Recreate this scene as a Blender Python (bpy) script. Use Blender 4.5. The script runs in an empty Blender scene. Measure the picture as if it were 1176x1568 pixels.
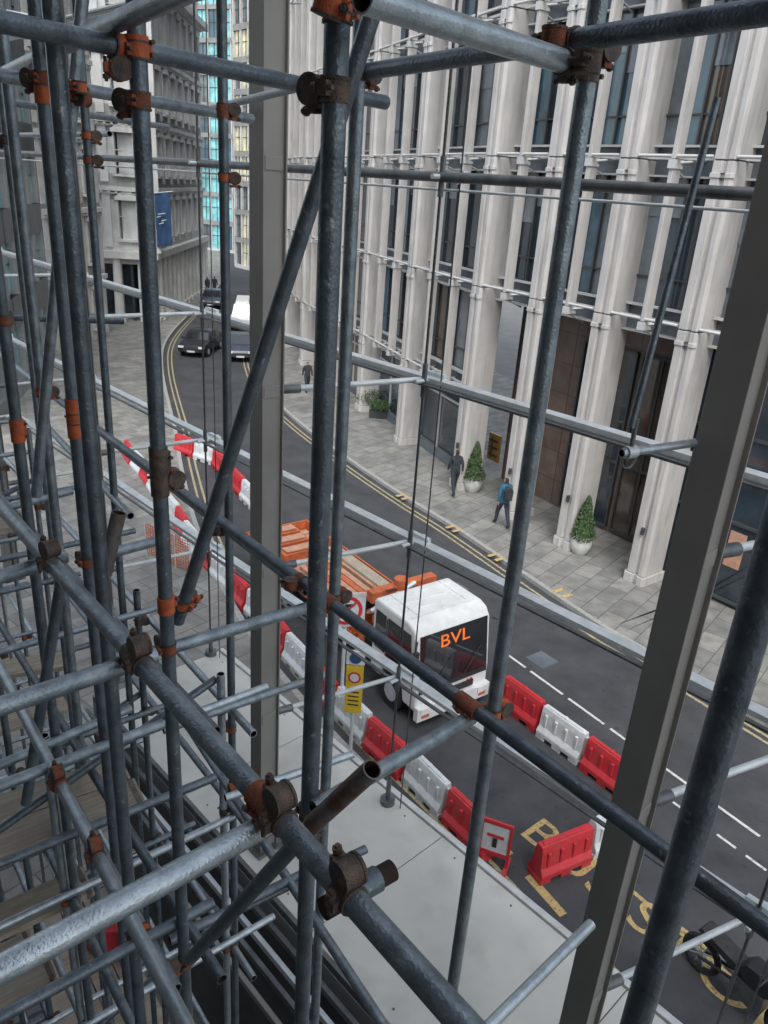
import bpy, bmesh, math, random
from mathutils import Vector, Matrix
random.seed(7)
R=random.Random(11)
H=11.0; FP=1178.0
XR=Vector((.9975,-.0711,0)); YR=Vector((.0277,.3888,-.9209)); ZR=Vector((.0655,.9186,.3898))
def ray(px,py):
    c=Vector(((px-588)/FP,(784-py)/FP,-1)); return Vector((XR.dot(c),YR.dot(c),ZR.dot(c)))
def G(px,py,z=0.0):
    r=ray(px,py); s=(z-H)/r.z; return Vector((r.x*s,r.y*s,z))
def PD(px,py,d):
    r=ray(px,py); return Vector((r.x*d,r.y*d,H+r.z*d))
def zat(p,px,py):
    r=ray(px,py); s=(p.x*r.x+p.y*r.y)/(r.x**2+r.y**2); return H+s*r.z
def lowpx(p):
    q=Vector((p.x,p.y,p.z-H)); c=Matrix((XR,YR,ZR)).transposed()@q; return 588+FP*c.x/-c.z,784-FP*c.y/-c.z
V3=Vector
S=bpy.context.scene
# ---------------- materials
def mk(name,c1,c2=None,scale=3,rough=.6,metal=0,bump=0,lo=.35,hi=.65,spec=.5,emit=0,detail=3,bscale=None):
    m=bpy.data.materials.new(name); m.use_nodes=True; n=m.node_tree.nodes; l=m.node_tree.links
    b=n['Principled BSDF']; b.inputs['Roughness'].default_value=rough; b.inputs['Metallic'].default_value=metal
    b.inputs['Specular IOR Level'].default_value=spec
    tc=n.new('ShaderNodeTexCoord')
    if c2 is None: c2=tuple(x*.8 for x in c1)
    no=n.new('ShaderNodeTexNoise'); no.inputs['Scale'].default_value=scale; no.inputs['Detail'].default_value=detail
    no.inputs['Roughness'].default_value=.65
    l.new(tc.outputs['Object'],no.inputs['Vector'])
    cr=n.new('ShaderNodeValToRGB'); cr.color_ramp.elements[0].position=lo; cr.color_ramp.elements[1].position=hi
    cr.color_ramp.elements[0].color=(*c1,1); cr.color_ramp.elements[1].color=(*c2,1)
    l.new(no.outputs['Fac'],cr.inputs['Fac']); l.new(cr.outputs['Color'],b.inputs['Base Color'])
    if emit:
        l.new(cr.outputs['Color'],b.inputs['Emission Color']); b.inputs['Emission Strength'].default_value=emit
    if bump:
        n2=n.new('ShaderNodeTexNoise'); n2.inputs['Scale'].default_value=bscale or scale*8; n2.inputs['Detail'].default_value=2
        l.new(tc.outputs['Object'],n2.inputs['Vector'])
        bp=n.new('ShaderNodeBump'); bp.inputs['Strength'].default_value=bump; bp.inputs['Distance'].default_value=.01
        l.new(n2.outputs['Fac'],bp.inputs['Height']); l.new(bp.outputs['Normal'],b.inputs['Normal'])
    return m
def stain(m,scale,c,lo,hi,fac,stretch=(1,1,1),rot=0):
    n=m.node_tree.nodes; l=m.node_tree.links; b=n['Principled BSDF']; src=b.inputs['Base Color'].links[0].from_socket
    tc=[x for x in n if x.type=='TEX_COORD'][0]; mr0=n.new('ShaderNodeMapping'); mr0.inputs['Rotation'].default_value=(0,0,rot)
    mp=n.new('ShaderNodeMapping'); mp.inputs['Scale'].default_value=stretch
    no=n.new('ShaderNodeTexNoise'); no.inputs['Scale'].default_value=scale; no.inputs['Detail'].default_value=4
    l.new(tc.outputs['Object'],mr0.inputs['Vector']); l.new(mr0.outputs['Vector'],mp.inputs['Vector']); l.new(mp.outputs['Vector'],no.inputs['Vector'])
    mr=n.new('ShaderNodeMapRange'); mr.inputs[1].default_value=lo; mr.inputs[2].default_value=hi; mr.inputs[4].default_value=fac
    l.new(no.outputs['Fac'],mr.inputs[0]); mx=n.new('ShaderNodeMix'); mx.data_type='RGBA'; l.new(mr.outputs[0],mx.inputs[0]); l.new(src,mx.inputs[6]); mx.inputs[7].default_value=(*c,1)
    l.new(mx.outputs[2],b.inputs['Base Color'])
def brickmat(name,c1,c2,mort,bw,bh,rot=0,ms=.012,rough=.75,vertical=False,off=.5):
    m=mk(name,c1,c2,scale=2,rough=rough); n=m.node_tree.nodes; l=m.node_tree.links
    b=n['Principled BSDF']; tc=[x for x in n if x.type=='TEX_COORD'][0]; cr=[x for x in n if x.type=='VALTORGB'][0]
    mp=n.new('ShaderNodeMapping'); mp.inputs['Rotation'].default_value=(math.radians(90) if vertical else 0,0,rot)
    br=n.new('ShaderNodeTexBrick'); br.inputs['Scale'].default_value=1; br.inputs['Brick Width'].default_value=bw; br.inputs['Row Height'].default_value=bh
    br.inputs['Mortar Size'].default_value=ms; br.inputs['Color1'].default_value=(*c1,1); br.inputs['Color2'].default_value=(*c2,1)
    br.inputs['Mortar'].default_value=(*mort,1); br.offset=off
    mx=n.new('ShaderNodeMix'); mx.data_type='RGBA'; mx.blend_type='MULTIPLY'; mx.inputs[0].default_value=.6
    cr.color_ramp.elements[0].color=(.55,.55,.56,1); cr.color_ramp.elements[1].color=(1.1,1.1,1.1,1)
    l.new(tc.outputs['Object'],mp.inputs['Vector']); l.new(mp.outputs['Vector'],br.inputs['Vector'])
    l.new(br.outputs['Color'],mx.inputs[6]); l.new(cr.outputs['Color'],mx.inputs[7]); l.new(mx.outputs[2],b.inputs['Base Color'])
    return m
M={}
M['tubeA']=mk('galv_tube',(.155,.19,.21),(.32,.37,.40),18,.35,.6,.25,.3,.7)
M['tubeB']=mk('galv_tube_dark',(.085,.108,.125),(.18,.215,.24),14,.37,.55,.25,.3,.7)
M['tubeC']=mk('galv_tube_bright',(.30,.35,.38),(.50,.56,.59),20,.31,.65,.2,.3,.7)
for k in ('tubeA','tubeB','tubeC'): stain(M[k],5,(.10,.075,.06),.60,.74,.4); stain(M[k],37,(.45,.48,.47),.66,.72,.5)
M['rusttube']=mk('tube_rusty',(.12,.065,.04),(.18,.17,.16),12,.6,.3,.3)
M['bore']=mk('tube_bore',(.05,.022,.014),(.02,.012,.01),20,.9)
M['rust']=mk('coupler_rust',(.34,.095,.038),(.15,.06,.04),40,.75,.1,.5)
M['clamp']=mk('coupler_steel',(.07,.06,.055),(.17,.115,.085),35,.6,.4,.5)
M['orange']=mk('coupler_orange',(.60,.13,.035),(.36,.08,.03),30,.6,0,.3)
M['mull']=mk('mullion_steel',(.22,.212,.195),(.265,.255,.235),1.5,.5,.15,.05)
M['frame']=mk('glazing_steel',(.66,.70,.71),(.50,.55,.56),6,.35,.2)
M['dsteel']=mk('dark_steel',(.10,.11,.115),(.17,.18,.185),6,.4,.5)
M['cable']=mk('cable',(.05,.055,.06),(.10,.10,.11),30,.45,.5)
M['white']=mk('painted_metal_white',(.56,.56,.555),(.47,.47,.465),.7,.45,0,.05,.3,.7)
M['canopy']=mk('canopy_panel',(.66,.66,.61),(.58,.58,.54),1.3,.4,0,.05,.3,.7); stain(M['canopy'],2.5,(.40,.385,.34),.5,.8,.55)
M['canopyedge']=mk('canopy_trim',(.68,.69,.68),None,5,.4)
M['asph']=mk('asphalt',(.036,.038,.044),(.066,.068,.075),1.1,.85,0,.6,.3,.7,bscale=60); stain(M['asph'],.5,(.085,.085,.087),.5,.7,.5); stain(M['asph'],7,(.018,.018,.018),.64,.7,.5)
M['ground']=mk('ground_concrete',(.16,.16,.16),(.2,.2,.2),.6,.9)
M['pave']=brickmat('paving_slabs',(.29,.285,.262),(.20,.20,.19),(.10,.10,.10),1.0,.62,math.radians(-52),.014); stain(M['pave'],1.2,(.11,.11,.11),.5,.72,.6)
M['kerb']=mk('granite_kerb',(.38,.375,.36),(.27,.27,.26),9,.8)
M['yline']=mk('yellow_line',(.60,.42,.14),(.42,.32,.16),14,.8,lo=.3); stain(M['yline'],18,(.08,.08,.08),.55,.62,.6)
M['yline2']=mk('yellow_line_worn',(.50,.42,.22),(.32,.28,.18),14,.8,lo=.3); stain(M['yline2'],12,(.08,.08,.08),.5,.62,.6)
M['wline']=mk('white_line',(.62,.62,.6),(.25,.25,.25),10,.8,lo=.5,hi=.72)
M['cladstone']=mk('column_white',(.545,.525,.505),(.45,.435,.425),.9,.5,0,.08,.3,.7); stain(M['cladstone'],3,(.29,.28,.27),.48,.75,.55,(2,2,.25))
M['spand']=mk('spandrel',(.14,.16,.18),(.09,.11,.13),2,.3)
M['brown']=brickmat('brown_stone',(.20,.14,.11),(.155,.11,.09),(.07,.05,.045),1.6,1.1,0,.012,.4,True,0)
M['frdark']=mk('window_frame_dark',(.06,.065,.07),None,3,.4)
def glass(name,c,rough=.04):
    return mk(name,c,tuple(x*2.4+.01 for x in c),.45,rough,0,0,.35,.65,spec=1.0,detail=4)
M['g1']=glass('window_glass_dark',(.014,.021,.028)); M['g2']=glass('window_glass_blue',(.025,.06,.085))
M['g3']=glass('window_glass_grey',(.07,.085,.095),.1); M['g4']=glass('window_glass_warm',(.045,.034,.026))
M['teal']=glass('window_glass_teal',(.13,.34,.36),.1)
M['stone']=mk('portland_stone',(.62,.61,.585),(.48,.475,.455),.8,.85,0,.3)
M['stone2']=mk('portland_stone_weathered',(.60,.60,.59),(.46,.46,.455),.6,.85,0,.3); stain(M['stone2'],2,(.32,.32,.32),.5,.8,.5,(2,2,.3))
M['greywall']=mk('grey_cladding',(.26,.27,.275),(.20,.21,.215),.5,.6)
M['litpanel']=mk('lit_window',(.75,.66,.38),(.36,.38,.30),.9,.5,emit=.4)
M['red']=mk('plastic_red',(.62,.03,.045),(.47,.035,.04),4,.45,0,.1); stain(M['red'],6,(.30,.10,.09),.55,.75,.5)
M['wplast']=mk('plastic_white',(.70,.72,.74),(.55,.57,.58),4,.5,0,.1); stain(M['wplast'],6,(.35,.34,.32),.56,.75,.5)
M['black']=mk('rubber_black',(.02,.02,.021),(.035,.035,.035),8,.7)
M['vwhite']=mk('vehicle_white',(.74,.75,.75),(.64,.65,.65),3,.3); stain(M['vwhite'],4,(.45,.44,.41),.55,.8,.4)
M['vglass']=glass('vehicle_glass',(.008,.009,.011))
M['truckor']=mk('truck_orange',(.62,.15,.045),(.42,.11,.05),5,.5); stain(M['truckor'],9,(.2,.09,.06),.55,.7,.5)
M['plank']=mk('plank_salmon',(.55,.31,.21),(.40,.22,.15),6,.7)
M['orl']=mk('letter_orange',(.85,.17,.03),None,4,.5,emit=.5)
M['carblk']=mk('car_paint_dark',(.02,.024,.03),(.03,.034,.04),3,.2)
M['carblue']=mk('car_paint_blue',(.035,.05,.08),None,3,.2)
M['lamp']=mk('headlamp',(.8,.8,.78),None,3,.2)
M['wood']=mk('scaffold_board',(.46,.40,.31),(.34,.295,.235),3,.8,0,.3); stain(M['wood'],4,(.24,.195,.15),.42,.62,.6,(1,14,1),math.radians(-38)); stain(M['wood'],2.2,(.25,.235,.215),.5,.7,.6)
M['leaf']=mk('foliage',(.035,.075,.025),(.08,.13,.05),9,.7)
M['pot']=mk('white_pot',(.62,.62,.6),None,4,.4)
M['gold']=mk('brass_sign',(.55,.33,.08),(.35,.2,.06),9,.4,.4)
M['blueflag']=mk('flag_blue',(.02,.055,.13),(.03,.08,.18),2,.8)
M['yel']=mk('sign_yellow',(.72,.50,.04),None,4,.5)
M['skin']=mk('skin',(.48,.30,.22),None,9,.6); M['hair']=mk('hair',(.03,.022,.018),None,30,.8)
M['jdark']=mk('coat_black',(.025,.028,.035),(.04,.045,.055),12,.9); M['jblue']=mk('jacket_blue',(.02,.10,.17),(.03,.13,.21),12,.8)
M['jean']=mk('trousers',(.035,.04,.055),None,12,.9)
M['darkfloor']=mk('interior_concrete',(.08,.08,.08),(.045,.045,.045),1.2,.85,0,.3)
M['intwall']=mk('interior_plaster',(.22,.22,.22),(.17,.17,.17),.8,.9)
def glasspane():
    m=bpy.data.materials.new('facade_glass'); m.use_nodes=True; n=m.node_tree.nodes; l=m.node_tree.links; n.clear()
    o=n.new('ShaderNodeOutputMaterial'); mx=n.new('ShaderNodeMixShader'); t=n.new('ShaderNodeBsdfTransparent'); g=n.new('ShaderNodeBsdfGlossy')
    g.inputs['Roughness'].default_value=.0; t.inputs['Color'].default_value=(.965,.98,.98,1)
    lw=n.new('ShaderNodeLayerWeight'); lw.inputs['Blend'].default_value=.1; mm=n.new('ShaderNodeMath'); mm.operation='MULTIPLY'; mm.inputs[1].default_value=.10
    l.new(lw.outputs['Fresnel'],mm.inputs[0]); l.new(mm.outputs[0],mx.inputs[0]); l.new(t.outputs[0],mx.inputs[1]); l.new(g.outputs[0],mx.inputs[2]); l.new(mx.outputs[0],o.inputs[0])
    return m
M['pane']=glasspane()
# ---------------- builder
class B:
    def __init__(s): s.v=[];s.f=[];s.m=[];s.sm=[];s.mats=[]
    def mi(s,m):
        if m not in s.mats: s.mats.append(m)
        return s.mats.index(m)
    def add(s,vs,fs,m,smooth=False):
        o=len(s.v); s.v+= [tuple(v) for v in vs]; k=s.mi(m)
        for i,f in enumerate(fs):
            s.f.append([o+j for j in f]); s.m.append(k); s.sm.append(smooth)
    def box(s,c,size,m,ex=V3((1,0,0)),ey=V3((0,1,0)),ez=V3((0,0,1))):
        c=V3(c); x,y,z=[k/2 for k in size]; vs=[]
        for a,b_,d in ((-1,-1,-1),(1,-1,-1),(1,1,-1),(-1,1,-1),(-1,-1,1),(1,-1,1),(1,1,1),(-1,1,1)):
            vs.append(c+ex*a*x+ey*b_*y+ez*d*z)
        s.add(vs,[(0,3,2,1),(4,5,6,7),(0,1,5,4),(1,2,6,5),(2,3,7,6),(3,0,4,7)],m)
    def prism(s,poly,o,u,v,w,l0,l1,m,caps=True):
        o=V3(o); n=len(poly); vs=[o+u*a+v*b_+w*l0 for a,b_ in poly]+[o+u*a+v*b_+w*l1 for a,b_ in poly]
        fs=[(i,(i+1)%n,n+(i+1)%n,n+i) for i in range(n)]
        if caps: fs+= [tuple(range(n-1,-1,-1)),tuple(range(n,2*n))]
        s.add(vs,fs,m)
    def tube(s,p0,p1,r,m,n=14,r1=None,cap=True,hollow=False,bore=None):
        p0=V3(p0);p1=V3(p1); r1=r if r1 is None else r1; d=(p1-p0).normalized()
        a=d.orthogonal().normalized(); b_=d.cross(a)
        ring=lambda p,q:[p+(a*math.cos(t)+b_*math.sin(t))*q for t in [2*math.pi*i/n for i in range(n)]]
        A=ring(p0,r);C=ring(p1,r1)
        s.add(A+C,[(i,(i+1)%n,n+(i+1)%n,n+i) for i in range(n)],m,True)
        if cap:
            if hollow:
                for p,q,rr in ((p0,p0+d*.12,r),(p1,p1-d*.12,r1)):
                    o=ring(p,rr); i_=ring(p,rr*.84); e=ring(q,rr*.84)
                    s.add(o+i_,[(i,(i+1)%n,n+(i+1)%n,n+i) for i in range(n)],m)
                    s.add(i_+e,[(i,(i+1)%n,n+(i+1)%n,n+i) for i in range(n)],bore or 'bore',True)
                    s.add(e,[tuple(range(n))],bore or 'bore')
            else:
                s.add(A,[tuple(range(n))],m); s.add(C,[tuple(range(n))],m)
    def lathe(s,c,prof,m,n=20):
        c=V3(c); vs=[];k=len(prof)
        for r,z in prof:
            for i in range(n):
                t=2*math.pi*i/n; vs.append(c+V3((r*math.cos(t),r*math.sin(t),z)))
        fs=[(j*n+i,j*n+(i+1)%n,(j+1)*n+(i+1)%n,(j+1)*n+i) for j in range(k-1) for i in range(n)]
        s.add(vs,fs,m,True); s.add(vs[:n],[tuple(range(n))],m); s.add(vs[-n:],[tuple(range(n))],m)
    def mesh(s,name):
        me=bpy.data.meshes.new(name); me.from_pydata(s.v,[],s.f)
        for x in s.mats: me.materials.append(M[x])
        me.polygons.foreach_set('material_index',s.m); me.polygons.foreach_set('use_smooth',s.sm)
        bm=bmesh.new(); bm.from_mesh(me); bmesh.ops.recalc_face_normals(bm,faces=bm.faces); bm.to_mesh(me); bm.free()
        return me
    def obj(s,name,parent=None,loc=None,bevel=0):
        o=bpy.data.objects.new(name,s.mesh(name)); S.collection.objects.link(o)
        if parent: o.parent=parent
        if loc: o.location=loc
        if bevel:
            md=o.modifiers.new('b','BEVEL'); md.width=bevel; md.segments=2; md.limit_method='ANGLE'
        return o
def empty(name,loc=(0,0,0),rz=0):
    e=bpy.data.objects.new(name,None); S.collection.objects.link(e); e.location=loc; e.rotation_euler=(0,0,rz); e.empty_display_size=.2; return e
Z=V3((0,0,1)); X=V3((1,0,0)); Y=V3((0,1,0))
def textmesh(name,txt,size,mat,parent=None,extrude=.004):
    cu=bpy.data.curves.new(name,'FONT'); cu.body=txt; cu.size=size; cu.extrude=extrude; cu.align_x='CENTER'; cu.align_y='CENTER'
    o=bpy.data.objects.new(name+'_c',cu); S.collection.objects.link(o); bpy.context.view_layer.update()
    me=bpy.data.meshes.new_from_object(o.evaluated_get(bpy.context.evaluated_depsgraph_get())); bpy.data.objects.remove(o)
    me.materials.clear(); me.materials.append(M[mat]); ob=bpy.data.objects.new(name,me); S.collection.objects.link(ob)
    if parent: ob.parent=parent
    return ob
# ---------------- ground, road, pavements
b=B(); b.add([(-600,-400,-.02),(600,-400,-.02),(600,900,-.02),(-600,900,-.02)],[(0,1,2,3)],'ground'); b.obj('ground')
def smooth(pts,n=5):
    out=[];P=[V3((*p,0)) for p in pts]; P=[P[0]*2-P[1]]+P+[P[-1]*2-P[-2]]
    for i in range(1,len(P)-2):
        for k in range(n):
            t=k/n; a,b_,c,d=P[i-1:i+3]
            out.append(.5*((2*b_)+(c-a)*t+(2*a-5*b_+4*c-d)*t*t+(3*b_-a-3*c+d)*t**3))
    out.append(P[-2]); return out
KF=smooth([(26,-8),(17,4.2),(10.9,12.5),(7.34,17.3),(6.0,19.1),(2.62,24.6),(.77,27.3),(-1.79,31.4),(-5,37.2),(-7.8,44),(-10.2,54),(-11.8,66),(-12.9,80),(-16,100),(-22,130)])
KN=smooth([(16,-10),(8.5,1.7),(4,7.2),(1.2,11),(-1.0,13.8),(-3.4,17.5),(-6,23),(-8.2,29),(-9.5,33),(-13.6,44.8),(-16.0,54),(-17.4,66),(-18.6,80),(-22,100),(-29,130)])
def offs(P,d):
    o=[]
    for i,p in enumerate(P):
        t=(P[min(i+1,len(P)-1)]-P[max(i-1,0)]).normalized(); o.append(p+V3((t.y,-t.x,0))*d)
    return o
def strip(b,A,C,z,m):
    n=len(A); b.add([(p.x,p.y,z) for p in A]+[(p.x,p.y,z) for p in C],[(i,i+1,n+i+1,n+i) for i in range(n-1)],m)
def wall(b,A,z0,z1,m):
    n=len(A); b.add([(p.x,p.y,z0) for p in A]+[(p.x,p.y,z1) for p in A],[(i,i+1,n+i+1,n+i) for i in range(n-1)],m)
b=B(); strip(b,offs(KN,-.1),offs(KF,.1),0,'asph'); b.obj('road')
b=B(); strip(b,offs(KF,.16),offs(KF,16),.12,'pave'); strip(b,KF,offs(KF,.16),.124,'kerb'); wall(b,KF,0,.124,'kerb'); b.obj('pavement')
b=B(); strip(b,offs(KN,-.16),offs(KN,-9),.12,'pave'); strip(b,KN,offs(KN,-.16),.124,'kerb'); wall(b,KN,0,.124,'kerb'); b.obj('pavement')
b=B()
def line(P,d0,w,z,m,i0=0,i1=None): 
    strip(b,offs(P,d0)[i0:i1],offs(P,d0+w)[i0:i1],z,m)
line(KF,-.32,.08,.004,'yline2');line(KF,-.55,.08,.004,'yline2')
line(KN,.25,.08,.004,'yline2');line(KN,.48,.08,.004,'yline2')
for px,py in ((700,812),(766,856),(868,912),(622,763)):
    g=G(px,py,.13); t=V3((-.6,.8,0)); n=V3((.8,.6,0))
    for k in (0,.35): 
        c=g+t*k; b.box((c.x,c.y,.1305),(.14,.42,.004),'yline',t,n)
def dashed(P0,P1,L,gap,w,m,z=.004):
    d=(P1-P0); T=d.length; d.normalize(); n=V3((d.y,-d.x,0)); s=0
    while s<T:
        c=P0+d*(s+L/2); b.add([c-d*L/2-n*w/2+Z*z,c+d*L/2-n*w/2+Z*z,c+d*L/2+n*w/2+Z*z,c-d*L/2+n*w/2+Z*z],[(0,1,2,3)],m); s+=L+gap
dashed(G(760,990),G(1176,1290),1.1,.18,.07,'wline')
dashed(G(910,1140),G(1176,1335),.4,.2,.06,'wline')
dashed(G(735,1258),G(1040,1600),.9,.5,.16,'yline')
dashed(G(940,1340),G(1176,1545),6,.3,.08,'yline')
b.box(G(830,1010,.003),(.6,.6,.006),'spand',V3((.62,-.78,0)),V3((.78,.62,0)))
b.box(G(700,900,.003),(.5,.5,.006),'spand',V3((.62,-.78,0)),V3((.78,.62,0)))
b.obj('road_markings')
t=textmesh('road_lettering','BUS STOP',1.0,'yline',extrude=.001)
t.location=G(985,1405,.005); d=(G(1100,1490)-G(850,1290)).normalized(); ang=math.atan2(d.y,d.x)
t.rotation_euler=(0,0,ang); t.scale=(1.15,1.0,1)
# ---------------- fin building
cols=[V3(p+(0,)) for p in [(15.4,12.3),(11.7,16.9),(7.93,21.5),(6.11,23.8),(4.48,26.1),(2.76,28.7),(.42,34.0),(-1.73,39.2),(-3.9,44.2),(-6,49),(-7.8,54.5),(-9.0,60),(-9.9,66),(-10.6,72),(-11.2,78)]]
fb=empty('fin_facade_office_building')
LV=[7.9,12.15,16.4,20.65,24.9,29.15,33.4,37.6]
bc=B();bg=B();bk=B()
prof=[(-.33,-.95),(-.33,-.05),(-.27,.06),(-.12,.06),(-.09,-.03),(.01,-.03),(.04,.06),(.27,.06),(.33,-.05),(.33,-.95)]
for i,p in enumerate(cols):
    a=cols[max(i-1,0)];c=cols[min(i+1,len(cols)-1)]; e=(c-a).normalized(); n=V3((-e.y,e.x,0))
    if n.dot(-p)<0: n=-n
    bc.prism([(x*1.18,(y+.4)*1.12-.4) for x,y in prof],p,e,n,Z,.12,.42,'cladstone')
    zs=[.42]+LV
    if i>=6: zs=[.42,4.0]+LV
    for z0,z1 in zip(zs[:-1],zs[1:]):
        bc.prism(prof,p,e,n,Z,z0+.018,z1-.018,'cladstone')
        bc.prism([(x*.93,y-.04) for x,y in prof],p,e,n,Z,z1-.017,z1+.017,'spand')
        bc.prism([(x*1.07,y+.03) for x,y in prof[1:-1]],p,e,n,Z,z1-.42,z1-.30,'cladstone')
for i in range(len(cols)-1):
    p=cols[i];q=cols[i+1]; e=(q-p); L=e.length; e.normalize(); n=V3((-e.y,e.x,0)); mid=(p+q)/2
    if n.dot(-mid)<0: n=-n
    levels=list(LV)
    if i>=5: levels=[4.0]+levels
    nf=1 if L<4.6 else 2
    fins=[L*(k+1)/(nf+1) for k in range(nf)]
    edges=[.3]+fins+[L-.3]
    for k,z in enumerate(levels[:-1]):
        z1=levels[k+1]
        bg.box(mid-n*.86+Z*(z-.02),(L,.12,.75),'spand',e,n)
        bk.box(mid-n*.70+Z*(z+.36),(L-.6,.22,.06),'white',e,n)
        bk.box(mid-n*.70+Z*(z-.40),(L-.6,.22,.05),'white',e,n)
        sub=[]
        for a,c in zip(edges[:-1],edges[1:]): 
            sub+=[(a,(a+c)/2),((a+c)/2,c)] if i<7 else [(a,c)]
        for a,c in sub:
            m=R.choice(['g1','g1','g1','g2','g3','g4','g1','g2'])
            tl=R.uniform(-.012,.012)
            A=p+e*a-n*(.92+tl);C=p+e*c-n*(.92-tl); zm=z+.35+ (z1-.4-z-.35)*R.choice([1,1,1,.7,.55])
            bg.add([A+Z*(z+.35),C+Z*(z+.35),C+Z*(z1-.4),A+Z*(z1-.4)],[(0,1,2,3)],m)
            if zm<z1-.45: 
                bg.add([A+Z*zm+n*.03,C+Z*zm+n*.03,C+Z*(z1-.4)+n*.03,A+Z*(z1-.4)+n*.03],[(0,1,2,3)],'g3')
            bk.box(p+e*a-n*.88+Z*((z+z1)/2),(.06,.1,z1-z-.75),'frdark',e,n)
            bk.box(p+e*(a+c)/2-n*.885+Z*(z+1.15),(c-a,.06,.05),'frdark',e,n)
        for f in fins:
            bc.box(p+e*f-n*.12+Z*((z+z1)/2),(.13,.36,z1-z-.03),'cladstone',e,n)
            bc.box(p+e*(f+.13)-n*.3+Z*((z+z1)/2),(.05,.10,z1-z-.03),'cladstone',e,n)
            bk.box(p+e*f-n*.1+Z*(z-.12),(.2,.42,.22),'white',e,n)
            bk.tube(p+e*f-n*.05+Z*(z-.1),p+e*(f-.45)-n*.8+Z*(z+.02),.035,'white',8)
            bk.tube(p+e*f-n*.05+Z*(z-.1),p+e*(f+.45)-n*.8+Z*(z+.02),.035,'white',8)
            bk.tube(p+e*f-n*.05+Z*(z-.22),p+e*f-n*.8+Z*(z-.5),.035,'white',8)
        bk.tube(p+e*.33+Z*(z+.08),p+e*(L-.33)+Z*(z+.08),.045,'white',10)
        bk.box(p+e*(L/2)-n*.45+Z*(z+.05),(L-.66,.06,.08),'white',e,n)
    if i<5:
        bg.box(mid-n*2.6+Z*3.95,(L+.3,.2,7.9),'brown',e,n)
        bg.box(mid-n*1.7+Z*7.62,(L+.1,1.6,.12),'greywall',e,n)
        if i in(0,1,2,3):
            f0,f1=(.1,.9) if i!=2 else (.45,.97)
            bg.add([p+e*L*f0-n*2.46+Z*.3,p+e*L*f1-n*2.46+Z*.3,p+e*L*f1-n*2.46+Z*6.5,p+e*L*f0-n*2.46+Z*6.5],[(0,1,2,3)],'g4' if i<3 else 'g1')
            for f in (f0,(f0+f1)/2,f1): bk.box(p+e*L*f-n*2.43+Z*3.4,(.07,.08,6.2),'frdark',e,n)
            for zz in (.3,2.7,6.5): bk.box(p+e*L*(f0+f1)/2-n*2.42+Z*zz,(L*(f1-f0),.07,.09),'frdark',e,n)
        if i<2:
            bg.add([p+e*.1-n*1.2+Z*.2,q-e*.1-n*1.2+Z*.2,q-e*.1-n*1.2+Z*7.5,p+e*.1-n*1.2+Z*7.5],[(0,1,2,3)],'g1')
            for f in (.02,.25,.5,.75,.98): bk.box(p+e*L*f-n*1.17+Z*3.8,(.06,.1,7.2),'frdark',e,n)
            for zz in (.3,2.7,5.2): bk.box(mid-n*1.16+Z*zz,(L,.1,.08),'frdark',e,n)
            for (f,zz,ww,hh,mm) in ((.62,1.9,.5,1.1,'plank'),(.85,2.0,.4,1.3,'gold'),(.4,1.6,.5,.8,'truckor')):
                bg.box(p+e*L*f-n*1.19+Z*zz,(ww,.02,hh),mm,e,n)
    else:
        bg.add([p+e*.3-n*1.0+Z*.5,q-e*.3-n*1.0+Z*.5,q-e*.3-n*1.0+Z*3.6,p+e*.3-n*1.0+Z*3.6],[(0,1,2,3)],R.choice(['g4','g1','g1']))
        bg.box(mid-n*.95+Z*.3,(L-.6,.2,.5),'spand',e,n)
        for f in (.33,.66): bk.box(p+e*L*f-n*.97+Z*2,(.07,.08,3.2),'white',e,n)
        bk.box(mid-n*.97+Z*2.9,(L-.6,.06,.08),'white',e,n)
for i in (2,3,4,5):
    p=cols[i]; e=(cols[i+1]-cols[i-1]).normalized(); n=V3((-e.y,e.x,0)); n=n if n.dot(-p)>0 else -n
    bk.box(p+n*.10+Z*1.9,(.08,.10,.22),'frdark',e,n)
bc.obj('columns',fb,bevel=.012);bg.obj('glazing',fb);bk.obj('brackets',fb)
b=B(); back=[c+V3((14,6,0)) for c in cols]; n_=len(cols)
b.add([(c.x+.7,c.y+.5,37.6) for c in cols]+[(c.x,c.y,37.6) for c in back],[(i,i+1,n_+i+1,n_+i) for i in range(n_-1)],'greywall')
b.obj('roof',fb)
e=(cols[5]-cols[4]).normalized(); n=V3((-e.y,e.x,0)); n=n if n.dot(-cols[4])>0 else -n
ws=B()
ws.box((0,0,0),(.72,.08,1.15),'gold',e,n)
for k in (-.32,0,.3): ws.box(n*.06+Z*k+e*.05*k,(.5,.03,.09),'frdark',e,n)
ws.box(n*.05+e*.12,(.06,.04,.9),'frdark',e,n)
o=ws.obj('brass_wall_sign'); r_=ray(757,685); pl=(cols[4]+cols[5])/2-n*2.40; s_=(pl-V3((0,0,H))).dot(n)/r_.dot(n); o.location=V3((0,0,H))+r_*s_
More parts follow.
